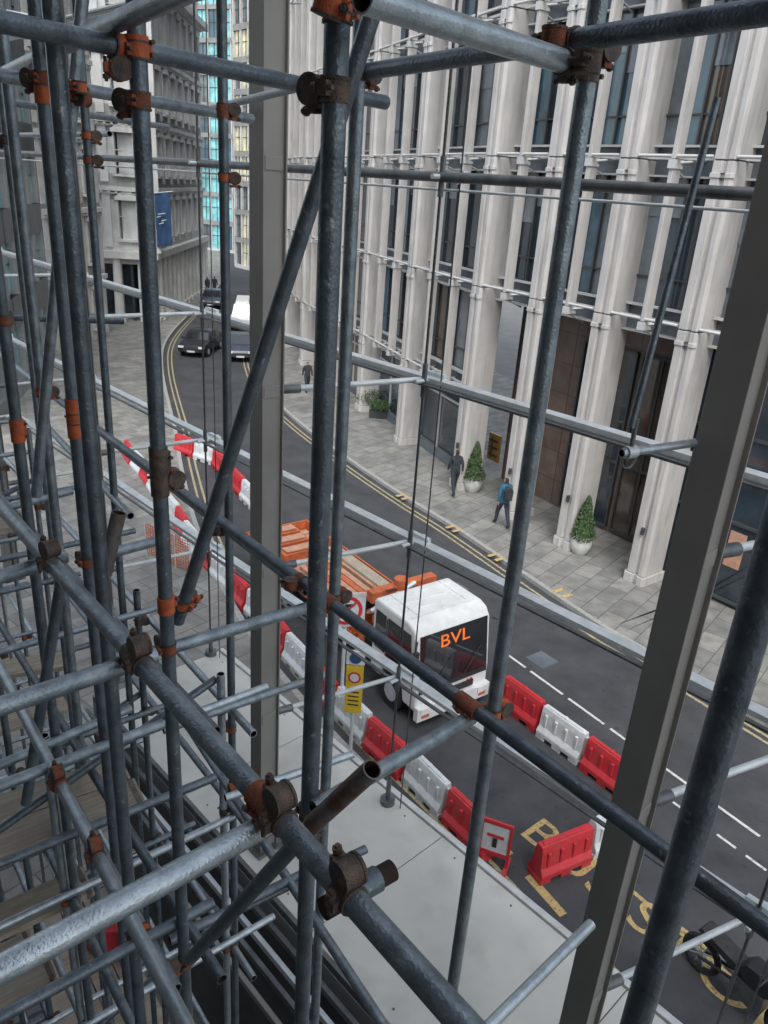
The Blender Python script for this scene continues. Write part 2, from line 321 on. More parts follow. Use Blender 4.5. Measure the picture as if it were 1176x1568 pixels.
# ---------------- generic facade building
def facade(p,q,z0,H_,ns,nb,wf,hf,parent,wallm,glassm,style='plain',rec=.3,name='facade'):
    b=B(); p=V3((*p,0));q=V3((*q,0)); e=q-p; L=e.length; e.normalize(); n=V3((-e.y,e.x,0)); mid=(p+q)/2
    if n.dot(-mid)<0: n=-n
    sh=(H_-z0)/ns; bw=L/nb
    for s in range(ns):
        zb=z0+s*sh
        for k in range(nb):
            c=p+e*(k+.5)*bw; w=bw*wf; h=sh*hf
            A=c-e*w/2-n*rec;C=c+e*w/2-n*rec; gm=R.choice(glassm)
            b.add([A+Z*(zb+sh*(1-hf)/2),C+Z*(zb+sh*(1-hf)/2),C+Z*(zb+sh*(1+hf)/2),A+Z*(zb+sh*(1+hf)/2)],[(0,1,2,3)],gm)
            b.box(c-n*(rec-.04)+Z*(zb+sh/2),(.07,.06,h),wallm if style!='modern' else 'frdark',e,n)
            b.box(c-n*(rec-.045)+Z*(zb+sh*.55),(w,.05,.07),wallm if style!='modern' else 'frdark',e,n)
            if style=='classic':
                b.box(c+n*.12+Z*(zb+sh*(1+hf)/2+.12),(w*1.35,.42,.2),wallm,e,n)
                b.prism([(-w*.7,0),(w*.7,0),(0,.5)],c+Z*(zb+sh*(1+hf)/2+.22),e,Z,n,-.1,.3,wallm)
                b.box(c+n*.1+Z*(zb+sh*(1-hf)/2-.1),(w*1.3,.36,.16),wallm,e,n)
                for sg in(-1,1): b.box(c+e*sg*w*.58+n*.07+Z*(zb+sh/2),(w*.13,.2,h),wallm,e,n)
        for k in range(nb+1):
            c=p+e*k*bw; w=bw*(1-wf); 
            b.box(c-n*(rec/2)+Z*(zb+sh/2),(w,rec,sh),wallm,e,n)
            if style=='classic':
                b.box(c+n*.06+Z*(zb+sh/2),(w*.35,.16,sh*.86),wallm,e,n)
                b.box(c+n*.09+Z*(zb+sh*.91),(w*.5,.24,.22),wallm,e,n)
        for zz in (zb,zb+sh):
            b.box(mid-n*(rec/2)+Z*(zz)+n*.003,(L,rec,sh*(1-hf)-.01),wallm,e,n)
        if style=='classic':
            b.box(mid+n*.14+Z*(zb+sh-.12),(L+.4,.5,.28),wallm,e,n); b.box(mid+n*.09+Z*(zb+sh-.42),(L+.2,.3,.12),wallm,e,n)
            for k in range(int(L/.5)): b.box(p+e*(k+.5)*.5+n*.25+Z*(zb+sh-.34),(.16,.2,.14),wallm,e,n)
    if style=='classic':
        b.box(mid+n*.4+Z*(H_+.1),(L+.8,1.2,.5),wallm,e,n); b.box(mid+Z*(H_+.8),(L,.3,.9),wallm,e,n)
        for k in range(int(L/.45)): b.box(p+e*(k+.5)*.45+n*.05+Z*(H_+1.5),(.14,.2,.6),wallm,e,n)
        b.box(mid+Z*(H_+1.9),(L,.4,.18),wallm,e,n)
    b.box(mid-n*3+Z*(z0+(H_-z0)/2),(L-.1,5,H_-z0-.2),wallm,e,n)
    return b.obj(name,parent)
cb=empty('classical_stone_building')
facade((-18.9,60.2),(-20.1,81),5.2,23,4,8,.42,.6,cb,'stone2',['g1','g3','g1'],'classic',name='street_front')
facade((-33,57.5),(-18.9,60.2),5.2,23,4,5,.42,.6,cb,'stone2',['g1','g3'],'classic',name='end_front')
b=B()
for (p,q,k) in (((-18.9,60.2),(-20.1,81),13),((-33,57.5),(-18.9,60.2),6)):
    p=V3((*p,0));q=V3((*q,0)); e=(q-p); L=e.length; e.normalize(); n=V3((-e.y,e.x,0)); n=n if n.dot(-p)>0 else -n
    b.box((p+q)/2-n*1.4+Z*2.6,(L,.2,5.2),'g1',e,n)
    b.box((p+q)/2+Z*5.0,(L+.5,1.3,.5),'stone',e,n)
    for i in range(k+1):
        c=p+e*(L*i/k); b.tube(c+n*.2+Z*.12,c+n*.2+Z*4.8,.36,'stone',12,.30); b.box(c+n*.2+Z*.3,(.95,.95,.4),'stone',e,n); b.box(c-n*.6+Z*2.5,(.5,.6,5),'stone2',e,n)
b.obj('arcade',cb)
wb=empty('white_stone_building')
facade((-20.8,46.8),(-20.2,53.5),0.12,21,5,3,.42,.6,wb,'stone',['g1','g3'],'classic',name='street_front')
tb=empty('teal_glass_building')
facade((-17.2,32),(-20.7,46.4),0.12,20,5,6,.80,.62,tb,'greywall',['teal','teal','g3'],'modern',name='street_front')
gt=empty('glass_office_tower')
facade((-40,128),(-24,122),0.12,52,13,9,.9,.85,gt,'white',['teal','g3','teal','g2'],'modern',name='front')
lb=empty('lit_office_building')
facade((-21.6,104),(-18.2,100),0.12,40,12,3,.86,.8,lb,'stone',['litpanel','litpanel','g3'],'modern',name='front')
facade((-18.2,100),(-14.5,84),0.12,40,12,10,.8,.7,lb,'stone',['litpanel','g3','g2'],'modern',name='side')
# flag
b=B(); N=16;L_=1.15
for i in range(N):
    for j in range(10):
        f=lambda x,z:.13*math.sin(x*6.2+z*.5)*(.4+z*.15)
        x0=i/N*L_;x1=(i+1)/N*L_;z0=j*.37;z1=z0+.37
        b.add([(x0,f(x0,z0),-z0+x0*.15),(x1,f(x1,z0),-z0+x1*.15),(x1,f(x1,z1),-z1+x1*.15),(x0,f(x0,z1),-z1+x0*.15)],[(0,1,2,3)],'blueflag',True)
b.tube((-.9,0,-.13),(1.4,0,.22),.04,'frame',8)
for k,(a0,a1) in enumerate(((.3,.85),(.2,.5),(.55,.9),(.35,.7))): b.tube((a0,-.3,-1.4-k*.22),(a1,-.3,-1.3-k*.22),.03,'wline',6)
b.obj('hanging_flag',loc=PD(236,296,56))
# ---------------- curtain wall / mullions / canopy
ad=V3((.70,-.714,0)).normalized(); nd=V3((.714,.70,0)).normalized()
c1=V3((.29,7.2,0))
rows=[4.16,5.94,7.62,9.33,11.1,12.9,14.7,16.5]
cw=empty('cable_net_curtain_wall')
bm_=B()
mulls=[V3((-1.07,6.42,0))+ad*3.87*k for k in (-3,-2,-1,0,1,2,3)]
for m in mulls:
    bm_.box(m+Z*10.4,(.20,.13,12.5),'mull',nd,ad)
    for sg in(-1,1):
        bm_.box(m+nd*sg*.105+Z*10.4,(.014,.19,12.5),'mull',nd,ad)
    bm_.box(m+Z*4.18,(.34,.30,.03),'dsteel',nd,ad)
    for z in rows[1:]: bm_.box(m+Z*(z),(.16,.15,.10),'mull',nd,ad)
bm_.obj('mullions',cw,bevel=.004)
bf=B()
cabs=[c1+ad*4.0*k for k in (-3,-2,-1,0,1,2,3)]
cabs[2]=V3((-2.52,10.05,0))
e0=cabs[0];e1=cabs[-1]; mid=(e0+e1)/2; L=(e1-e0).length
for z in rows[1:]:
    if abs(z-11.1)<.01:
        bf.tube(e0+Z*z,e1+Z*z,.042,'dsteel',12); bf.tube(e0+nd*.12+Z*(z-.1),e1+nd*.12+Z*(z-.1),.012,'frame',8)
    else:
        bf.box(mid+nd*.10+Z*z,(L,.12,.045),'frame',ad,nd); bf.box(mid-nd*.02+Z*(z-.035),(L,.04,.02),'dsteel',ad,nd); bf.box(mid+nd*.19+Z*(z-.05),(L,.02,.09),'frame',ad,nd)
for c in cabs:
    for off,r in ((0,.013),(.17,.007)):
        bf.tube(c+ad*off+nd*off*.3+Z*4.16,c+ad*off+nd*off*.3+Z*17,r,'cable',8)
    bf.tube(c+Z*4.14,c+Z*4.22,.09,'dsteel',14); bf.tube(c+Z*4.2,c+Z*4.5,.03,'dsteel',10)
    for z in rows[1:]:
        bf.tube(c+Z*(z-.16),c+Z*(z+.16),.026,'dsteel',10)
        bf.tube(c-nd*.12+Z*z,c+nd*.2+Z*z,.022,'frame',10); bf.box(c+nd*.15+Z*(z+.035),(.26,.05,.05),'frame',ad,nd)
        bf.tube(c+nd*.18+Z*z,c+nd*.215+Z*z,.05,'frame',12)
for i in range(6):
    for z in rows[1:]:
        if abs(z-11.1)<.01: continue
        m=mulls[i];c=cabs[i] 
        bf.tube(m+Z*z,c-ad*.05+Z*z,.026,'frame',10); bf.tube(m+Z*z,m+(c-m).normalized()*.3+Z*z,.04,'dsteel',10)
bf.obj('cables_and_fittings',cw)
bp_=B()
for i in range(len(cabs)-1):
    for z0,z1 in zip(rows[:-1],rows[1:]):
        a=cabs[i]+nd*.15;c=cabs[i+1]+nd*.15
        bp_.add([a+ad*.008+Z*(z0+.06),c-ad*.008+Z*(z0+.06),c-ad*.008+Z*(z1-.08),a+ad*.008+Z*(z1-.08)],[(0,1,2,3)],'pane')
bp_.obj('glass_panes',cw)
cp=empty('entrance_canopy'); b=B()
u0,u1=-8.95,6.5
P=lambda u,v,z:ad*u+nd*v+Z*z
vi,vo=3.36,5.46
b.box(P((u0+u1)/2,(vi+vo)/2,3.92),(u1-u0,vo-vi,.40),'greywall',ad,nd)
u=u0
while u<u1-.1:
    w=min(2.4,u1-u); b.box(P(u+w/2,(vi+vo)/2,4.135),(w-.012,vo-vi-.16,.03),'canopy',ad,nd); u+=w
b.box(P((u0+u1)/2,vo-.035,4.13),(u1-u0,.07,.10),'canopyedge',ad,nd); b.box(P((u0+u1)/2,vo+.05,4.0),(u1-u0,.09,.14),'canopyedge',ad,nd)
b.box(P((u0+u1)/2,vi+.03,4.16),(u1-u0,.05,.12),'dsteel',ad,nd)
for k,(v,z,m) in enumerate(((vi-.10,4.02,'dsteel'),(vi-.22,3.9,'frame'),(vi-.34,3.82,'dsteel'),(vi-.5,3.7,'mull'))):
    b.box(P((u0+u1)/2,v,z),(u1-u0,.05,.08),m,ad,nd)
for k in range(20):
    uu=u0+.3+k*.8; 
    for v in (vi+.2,vo-.2): b.tube(P(uu,v,4.148),P(uu,v,4.156),.012,'dsteel',8)
b.obj('roof_panels',cp,bevel=.004)
b=B(); b.box(P((u0+u1)/2,vi+.3,1.85),(u1-u0,.2,3.7),'darkfloor',ad,nd); b.obj('support_wall',cp)
hb=empty('atrium_building_shell'); b=B()
b.box(P(0,-3.4,19.2),(34,8.4,1.2),'intwall',ad,nd)
b.box(P(0,-5.2,9.5),(34,.3,19),'intwall',ad,nd)
b.box(P(0,0,.02),(34,6.6,.06),'darkfloor',ad,nd)
for z in (4,8,12): b.box(P(0,-4.2,z),(34,1.6,.3),'intwall',ad,nd)
b.obj('interior',hb)
# ---------------- scaffolding
sc=empty('scaffolding'); T=B(); K=B(); rT=.02415
tubes={}
def tb_(name,p0,p1,m=None,r=rT):
    m=m or R.choice(['tubeA','tubeA','tubeB','tubeA']); T.tube(p0,p1,r,m,16,hollow=True); tubes[name]=(V3(p0),V3(p1)); return name
def VT(name,px,py,d,z0=.05,z1=16.8,m=None):
    p=PD(px,py,d); return tb_(name,(p.x,p.y,z0),(p.x,p.y,z1),m)
def HT(name,a,c,z,m=None,r=rT):
    return tb_(name,G(*a,z),G(*c,z),m,r)
def near(name,px,py):
    p0,p1=tubes[name]; d=(p1-p0).normalized(); r=ray(px,py).normalized(); w=p0-V3((0,0,H)); bb=d.dot(r); dd=d.dot(w); ee=r.dot(w)
    t=(bb*ee-dd)/(1-bb*bb); t=max(0,min((p1-p0).length,t)); return p0+d*t,d
def clampat(p,dA,dB,m='clamp',q=None):
    r=rT*1.14; side=dA.cross(dB)
    if side.length<.2: side=dA.orthogonal()
    side.normalize()
    q=p+side*.05
    for (c,d,sd) in ((p,dA,1),(q,dB,-1)):
        K.tube(c-d*.020,c+d*.020,r,m,16)
        for k in (-1,1): K.tube(c+d*k*.019-d*.003,c+d*k*.019+d*.003,r*1.06,'clamp',16)
        o_=d.cross(side).normalized()*sd
        K.box(c+o_*.032,(.022,.016,.026),m,side,o_,d)
        K.tube(c+o_*.036-side*.024,c+o_*.036+side*.032,.005,'clamp',8)
        K.tube(c+o_*.036+side*.016,c+o_*.036+side*.026,.0095,'clamp',6)
    K.box((p+q)/2,(.030,.03,.030),'clamp',dA,side,dA.cross(side).normalized())
def CL(tA,tB,px,py,m='clamp'):
    p,dA=near(tA,px,py); _,dB=near(tB,px,py); clampat(p,dA,dB,m)
def sleeve(t,px,py,m='rust',L=.1):
    p,d=near(t,px,py); K.tube(p-d*L/2,p+d*L/2,rT*1.2,m,16); o_=d.orthogonal().normalized()
    K.box(p+o_*.030,(L*.8,.014,.02),m,d,o_,d.cross(o_)) 
    for sg in(-1,1): K.tube(p+o_*.034+d*sg*L*.28-d.cross(o_)*.022,p+o_*.034+d*sg*L*.28+d.cross(o_)*.022,.006,'clamp',8)
VT('V1',500,500,1.63,m='tubeB'); VT('V2',540,300,2.6,m='tubeA'); VT('V3',222,300,2.1,m='tubeB'); VT('V4',344,350,3.7,m='tubeB')
VT('V5',112,620,2.85,m='tubeB'); VT('V6',872,300,1.95,m='tubeA'); VT('V7',1110,1100,1.07,m='tubeB')
VT('V8',28,360,4.2); VT('V9',142,330,4.4,m='tubeB'); VT('V10',14,560,3.2); VT('V11',75,700,3.9); 
HT('T1',(-60,20),(590,157),11.28,'tubeB'); HT('T2',(10,110),(330,-35),11.33,'tubeA'); HT('T3',(555,-4),(872,97),11.275,'tubeC'); HT('T4',(545,112),(1260,5),11.33,'tubeB')
HT('T5',(-40,108),(385,182),11.27,'tubeA'); HT('T6',(90,130),(345,178),11.45,'tubeB'); HT('T9',(300,172),(505,122),11.47,'tubeA')
HT('T7',(-30,150),(258,195),11.36,'tubeA'); HT('T8',(-20,207),(168,205),11.25); HT('T10',(-40,226),(340,273),11.15,'tubeB'); HT('T11',(-40,485),(190,492),9.9,'tubeB')
tb_('D1',PD(596,-60,1.95),PD(272,952,2.9),'tubeB'); tb_('D2',PD(128,-20,2.9),PD(55,760,3.6),'tubeA'); 
HT('L1',(-120,640),(800,1668),11-1.14,'tubeA')
HT('L2',(60,590),(1300,1515),11-1.53,'tubeB')
HT('R1',(-60,1518),(432,1250),11-1.19,'tubeC')
HT('R1b',(480,1238),(722,1098),11-1.57,'tubeA')
tb_('E1',PD(478,1262,1.9),PD(570,1178,1.72),'rusttube')
HT('R2',(-40,1095),(238,1003),11-1.19,'tubeA'); HT('R2b',(262,992),(478,928),11-1.6,'tubeA')
HT('R3',(-40,896),(100,852),11-1.22,'tubeA'); HT('R3b',(150,852),(250,826),11-1.6)
tb_('E2',PD(182,785,2.5),PD(160,880,2.55),'rusttube')
HT('L4',(-30,520),(470,905),11-1.60,'tubeA')
HT('L3',(-20,985),(300,1600),11-2.3,'tubeC'); HT('L3b',(-60,860),(340,1500),11-3.1,'tubeB')
HT('L5',(150,900),(600,1590),11-3.3,'tubeA'); 
HT('R7',(345,1222),(540,1155),11-3.2,'tubeC'); HT('R6',(250,1118),(500,1032),11-2.9,'tubeA'); HT('R8',(735,1585),(905,1415),11-3.0,'tubeC')
HT('R9',(-30,1215),(250,1108),11-2.3); HT('R10',(-20,1330),(330,1190),11-3.1,'tubeB'); HT('R11',(260,1440),(480,1330),11-3.3)
HT('R12',(0,780),(110,752),11-1.9); HT('R13',(-20,1180),(200,1085),11-2.7,'tubeA'); HT('R14',(350,1400),(560,1300),11-3.4,'tubeB')
HT('L7',(0,760),(330,1120),11-2.2,'tubeB'); HT('L8',(60,640),(200,790),11-2.0,'tubeA')
tb_('D3',PD(480,1262,2.0),PD(292,1468,3.0),'tubeB'); tb_('D4',PD(95,880,3.3),PD(40,1230,3.6),'tubeB')
tb_('N1',PD(1098,150,2.9),PD(966,655,3.2),'tubeB',.015); 
HT('N2',(952,694),(1112,671),11-1.06,'tubeC',.021)
HT('B1',(520,1378),(578,1345),11-1.19,'tubeB')
for a in (('T1','T2',182,62),('V3','T1',212,78),('V4','T9',334,166),('V5','T5',80,122),('T5','V9',108,150),('V1','D1',575,20),('V6','T4',898,70),('T3','V6',868,95),('T4','V6',872,62),
          ('V2','T4',545,112),('V5','L2',118,640),('D1','V3',282,925),('L4','V4',350,800),('L2','V1',462,888),('L1','R2',232,1000),('L1','R3',103,842),('V6','L2',738,1088),
          ('V1','E1',490,1245),('V1','D3',470,1270),('V4','R6',356,1115),('L5','R7',345,1225),('L3','R9',98,1192),('V3','D3',285,1470),
          ('V5','R3b',150,858),('D2','T5',112,148),('V2','L2',508,915),('V1','T1',540,140),('V3','L4',245,735),('V5','R9',160,1140),('L3','R10',160,1300),('V8','T7',18,215),
          ('V10','T11',14,490),('V11','L4',70,600),('V9','T8',130,207),('V9','T10',140,245),('V4','T10',345,272),('V3','T5',215,155),('V3','R2b',262,992)):
    CL(*a,R.choice(['clamp','rust','orange','rust']))
CL('L1','R1',430,1250,'clamp'); CL('L1','B1',525,1375,'clamp')
sleeve('V5',118,640,'orange',.15); sleeve('V3',245,722,'clamp',.16); sleeve('L1',418,1225,'rust',.09); sleeve('L2',508,912,'rust',.09); sleeve('L2',715,1082,'rust',.09); sleeve('V3',262,925,'orange',.06)
sleeve('L1',228,985,'clamp',.06);sleeve('V10',12,660,'orange',.1); sleeve('L3',95,1192,'rust',.08); sleeve('V6',885,100,'clamp',.07); sleeve('V4',330,168,'rust',.06); sleeve('V3',213,72,'orange',.05); sleeve('V5',110,150,'orange',.05)
p,d=near('N2',965,690); K.tube(p-d*.03,p+d*.03,.030,'frame',16); K.tube(p-Z*.02,p+Z*.16,.012,'dsteel',8); 
for k in range(10):
    t0=math.pi*k/9+math.pi;t1=math.pi*(k+1)/9+math.pi; f=lambda t:p+V3((0,0,-.03))+d*.045*math.cos(t)+Z*.05*math.sin(t)
    K.tube(f(t0),f(t1),.005,'dsteel',6)
pm,_=near('N2',1108,672); K.box(pm,(.012,.13,.13),'dsteel',d)
av=V3((.64,-.77,0)).normalized(); bv=V3((.77,.64,0)).normalized()
base=V3((-.9,2.2,0)); pts={}
for i in range(-6,3):
    for j in range(-2,2):
        p=base+av*1.2*i+bv*(.98*j+R.uniform(-.05,.05))
        if p.dot(nd)>2.85 or p.y<.5: continue
        if lowpx(V3((p.x,p.y,5)))[0]>470 or lowpx(V3((p.x,p.y,8.1)))[0]>430: continue
        pts[(i,j)]=p
for (i,j),p in pts.items():
    T.tube((p.x,p.y,.05),(p.x,p.y,R.choice([8.3,8.8,7.6,12])),rT,R.choice(['tubeA','tubeB','tubeC']),12,hollow=True)
for z in [8.1,7.2,6.0,4.6,3.1,1.6]:
    for j in range(-2,2):
        q=[p for (i,jj),p in pts.items() if jj==j]
        if len(q)<2: continue
        a=min(q,key=lambda v:v.dot(av)); c=max(q,key=lambda v:v.dot(av)); zz=z+R.uniform(-.08,.08)
        T.tube(a-av*.4+bv*.05+Z*zz,c+av*.3+bv*.05+Z*(zz+R.uniform(-.03,.03)),rT,R.choice(['tubeA','tubeC']),12,hollow=True)
        for p in q: clampat(V3((p.x,p.y,zz)),Z,av,R.choice(['clamp','rust','orange','rust']))
    for i in range(-6,3):
        q=[p for (ii,j),p in pts.items() if ii==i]
        if len(q)<2: continue
        a=min(q,key=lambda v:v.dot(bv)); c=max(q,key=lambda v:v.dot(bv)); zz=z+.06+R.uniform(-.05,.05)
        T.tube(a-bv*.35+av*.05+Z*zz,c+bv*(.2+R.random()*.3)+av*.05+Z*zz,rT,R.choice(['tubeA','tubeB','tubeC']),12,hollow=True)
        if R.random()<.3: T.tube(a+Z*(zz-1.0)-av*.06,c+Z*(zz+.1)-av*.06,rT,'tubeB',12,hollow=True)
T.obj('tubes',sc); K.obj('couplers',sc)
W=B()
def board(a,c,z,w=.225,m='wood'):
    A=G(*a,z);C=G(*c,z); d=(C-A); L=d.length; d.normalize(); n=V3((d.y,-d.x,0)); W.box((A+C)/2,(L,w,.038),m,d,n)
    for q in (A+d*.03,C-d*.03): W.box(q,(.03,w+.006,.044),'rusttube',d,n)
def boardpair(a,c,z,k):
    A=G(*a,z);C=G(*c,z); d=(C-A); L=d.length; d.normalize(); n=V3((d.y,-d.x,0))
    for i in range(k):
        o=n*(.232*i)+d*R.uniform(-.05,.05)+Z*R.uniform(-.006,.006)
        W.box((A+C)/2+o,(L,.225,.038),'wood',d,n); W.box(C+o-d*.03,(.03,.231,.044),'rusttube',d,n)
boardpair((-60,1262),(190,1178),7.6,2); boardpair((-60,1440),(130,1350),7.0,1); board((-60,815),(40,795),8.9); board((-60,1035),(110,1010),7.3)
board((-20,1120),(110,1075),6.1,.225); boardpair((-60,1500),(60,1440),5.9,2)
W.obj('boards',sc)
def jerry(loc,rz,m):
    e=empty('plastic_jerrycan',loc,rz); b=B(); b.prism([(-.14,0),(-.14,.34),(-.09,.42),(.08,.42),(.14,.36),(.14,0)],(0,0,0),X,Z,Y,-.09,.09,m); b.tube((-.06,0,.47),(.05,0,.47),.014,m,8); b.tube((-.06,0,.4),(-.06,0,.47),.014,m,8); b.tube((.05,0,.4),(.05,0,.47),.014,m,8); b.tube((.11,0,.38),(.13,0,.44),.025,'black',10); b.obj('can',e,bevel=.01)
for px,py,z in ((150,1440,3.18),(172,1458,3.18)):
    jerry(G(px,py,z),R.uniform(0,3),'red')
pb=empty('platform_deck'); W=B(); c=G(150,1470,3.16)
for k in range(4): W.box(c+bv*(.24*k-.5),(2.6,.225,.038),'wood',av,bv)
W.obj('deck_boards',pb)
# ---------------- barriers
def barmesh(m):
    b=B()
    pr=[(-.2,.10),(-.2,.2),(-.13,.32),(-.10,.66),(-.07,.78),(.07,.78),(.10,.66),(.13,.32),(.2,.2),(.2,.10)]
    b.prism(pr,(0,0,0),Y,Z,X,-.57,.57,m)
    for x in (-.46,0,.46): b.box((x,0,.05),(.24,.38,.11),m)
    for x in (-.42,-.14,.14,.42): 
        for s in(-1,1): b.box((x,s*.115,.48),(.07,.06,.32),m)
    b.box((.6,0,.45),(.07,.08,.5),m); b.tube((0,0,.78),(0,0,.81),.05,m,10)
    b.box((0,.0,.79),(1.0,.08,.03),m)
    return b
bmR=barmesh('red').mesh('traffic_barrier_red'); bmW=barmesh('wplast').mesh('traffic_barrier_white')
def bar(p,ang,red):
    o=bpy.data.objects.new('traffic_barrier',bmR if red else bmW); S.collection.objects.link(o); o.location=p; o.rotation_euler=(R.uniform(-.015,.015),0,ang+R.uniform(-.06,.06))
    md=o.modifiers.new('b','BEVEL'); md.width=.015; md.segments=2
def chain(pix,start=True,step=1.24):
    P=[G(*a,0) for a in pix]; k=start; carry=0
    for a,c in zip(P[:-1],P[1:]):
        d=c-a; L=d.length; d.normalize(); s=carry+step/2
        while s<L+.1:
            bar(a+d*s+V3((d.y,-d.x,0))*R.uniform(-.04,.04),math.atan2(d.y,d.x),k); k=not k; s+=step
        carry=s-step/2-L
chain([(195,700),(262,790),(300,850),(372,925),(452,1018),(548,1125),(725,1290)])
chain([(270,690),(328,712),(385,775)]); chain([(768,1075),(955,1222)])
chain([(812,1345),(935,1290)],True,1.25)
e=empty('safety_fence'); b=B(); A=G(225,850,.12);C=G(292,880,.12); d=(C-A); L=d.length; d.normalize(); n=V3((d.y,-d.x,0))
for k in range(4): b.tube(A+d*L*k/3,A+d*L*k/3+Z*1.1,.02,'frame',8)
for k in range(12): b.box((A+C)/2+Z*(.12+k*.085),(L,.012,.02),'truckor',d,n)
for k in range(int(L/.1)): b.box(A+d*(k*.1+.05)+n*.012+Z*.6,(.018,.01,1.0),'truckor',d,n)
b.obj('mesh',e)
# ---------------- lorry
lo=V3((.97,13.8,0))
lr=empty('flatbed_lorry',lo,math.atan2(.6,.8))
b=B(); w=2.1
pr=[(.0,.45),(.0,1.05),(.14,2.22),(.27,2.42),(.5,2.5),(1.65,2.5),(1.75,2.42),(1.75,.6),(1.35,.6),(1.28,.85),(1.05,.98),(.8,.98),(.55,.85),(.48,.45)]
b.prism(pr,(0,0,0),Y,Z,X,0,w,'vwhite'); b.obj('cab',lr,bevel=.06)
b=B()
b.add([V3((.07,-.015,1.0)),V3((w-.07,-.015,1.0)),V3((w-.09,.135,2.27)),V3((.09,.135,2.27))],[(0,1,2,3)],'vglass')
b.add([V3((.06,-.014,.88)),V3((w-.06,-.014,.88)),V3((w-.07,-.018,1.0)),V3((.07,-.018,1.0))],[(0,1,2,3)],'black')
for x in (-.012,w+.012):
    b.add([V3((x,.2,1.15)),V3((x,1.15,1.15)),V3((x,1.15,2.25)),V3((x,.32,2.25))],[(0,1,2,3)],'vglass')
    b.add([V3((x,1.22,1.3)),V3((x,1.62,1.3)),V3((x,1.62,2.25)),V3((x,1.22,2.25))],[(0,1,2,3)],'vglass')
    b.box((x,1.18,1.4),(.01,.02,1.6),'black'); b.box((x,1.05,1.05),(.03,.14,.035),'black')
    s=-1 if x<0 else 1
    b.tube((x,.1,2.2),(x+s*.22,-.12,2.15),.02,'black',8); b.box((x+s*.24,-.14,1.9),(.18,.08,.5),'black')
b.box((w/2,-.05,.42),(w,.14,.34),'vwhite'); b.box((w/2,-.03,.72),(w*.55,.05,.14),'black')
for x in(.22,w-.22): b.box((x,-.13,.50),(.3,.03,.14),'lamp'); b.box((x,-.125,.36),(.2,.02,.06),'truckor')
b.box((w/2,-.14,.36),(.5,.02,.11),'yel')
for k in range(4): b.box((w/2,.55+k*.3,2.505),(w-.3,.05,.03),'vwhite')
for x in (.35,w-.35): b.box((x,1.05,2.51),(.04,1.1,.035),'vwhite')
b.tube((.5,-.05,1.03),(1.0,.02,1.6),.009,'black',6); b.tube((1.3,-.05,1.03),(1.8,.02,1.6),.009,'black',6)
b.box((w/2,.5,.35),(w-.4,1.2,.3),'black')
b.obj('cab_details',lr)
b=B()
b.box((.55,4.9,.75),(.12,6.6,.2),'black'); b.box((w-.55,4.9,.75),(.12,6.6,.2),'black')
b.box((w/2,5.4,1.02),(w,5.8,.14),'truckor'); b.box((w/2,5.4,1.10),(w-.2,5.6,.02),'plank')
for k in range(7): b.box((w/2,2.9+k*.83,1.14),(w-.25,.05,.04),'wood')
for k in range(9): b.box((.12+k*.232,2.55,1.45),(.04,.05,.8),'truckor')
b.box((w/2,2.55,1.85),(w,.06,.07),'truckor'); b.box((w/2,2.55,1.3),(w,.04,.4),'truckor')
for x in(.05,w-.05): b.box((x,5.5,1.24),(.05,5.6,.28),'truckor')
b.box((w/2,8.3,1.24),(w,.05,.28),'truckor')
b.obj('flatbed',lr)
b=B()
b.box((w/2,2.15,1.25),(1.0,.5,.8),'truckor'); b.tube((w/2,2.15,1.6),(w/2,2.15,2.5),.17,'truckor',14)
b.box((w/2+.1,2.2,2.2),(1.9,.24,.28),'truckor'); b.box((w/2-.1,2.42,1.9),(1.9,.2,.22),'black'); b.box((w/2,1.98,1.7),(1.7,.16,.2),'truckor')
b.tube((.15,2.05,1.9),(1.4,2.05,2.35),.06,'frame',12); b.tube((1.4,2.4,1.6),(.4,2.4,2.1),.05,'black',12)
for k in range(5): b.tube((.5+k*.06,2.0,2.4),(1.5+k*.05,2.5,1.5),.012,'black',6)
for x in(.0,w): b.tube((x,2.15,.4),(x,2.15,1.5),.08,'truckor',12)
for k in range(5): b.box((.35+k*.2,4.2,1.22),(.17,2.9,.13),'plank'); b.box((.40+k*.2,4.3,1.36),(.17,2.7,.12),'truckor' if k%2 else 'plank')
b.box((w/2+.6,4.7,1.3),(.5,3.2,.25),'plank'); b.box((w/2+.6,4.7,1.47),(.35,2.8,.07),'wood')
for k in range(3): b.box((w/2-.35,6.4+.55*k,1.35),(1.1,.45,.34+.1*k),'truckor'); b.box((w/2-.35,6.4+.55*k,1.56+.05*k),(.9,.3,.04),'plank')
b.obj('crane_and_load',lr,bevel=.008)
b=B()
for y in (.92,5.9):
    for x in (.14,w-.14):
        b.tube((x-.13,y,.42),(x+.13,y,.42),.42,'black',24); b.tube((x-.135,y,.42),(x+.135,y,.42),.22,'frame',16)
b.obj('wheels',lr)
t=textmesh('letters_bvl','BVL',.42,'orl',lr); t.location=(w/2,.09,2.0); t.rotation_euler=(math.radians(90-7),0,0); t.scale=(1.25,1,1)
t=textmesh('letters_front','.co',.22,'red',lr); t.location=(w*.72,-.02,.80); t.rotation_euler=(math.radians(90),0,0)
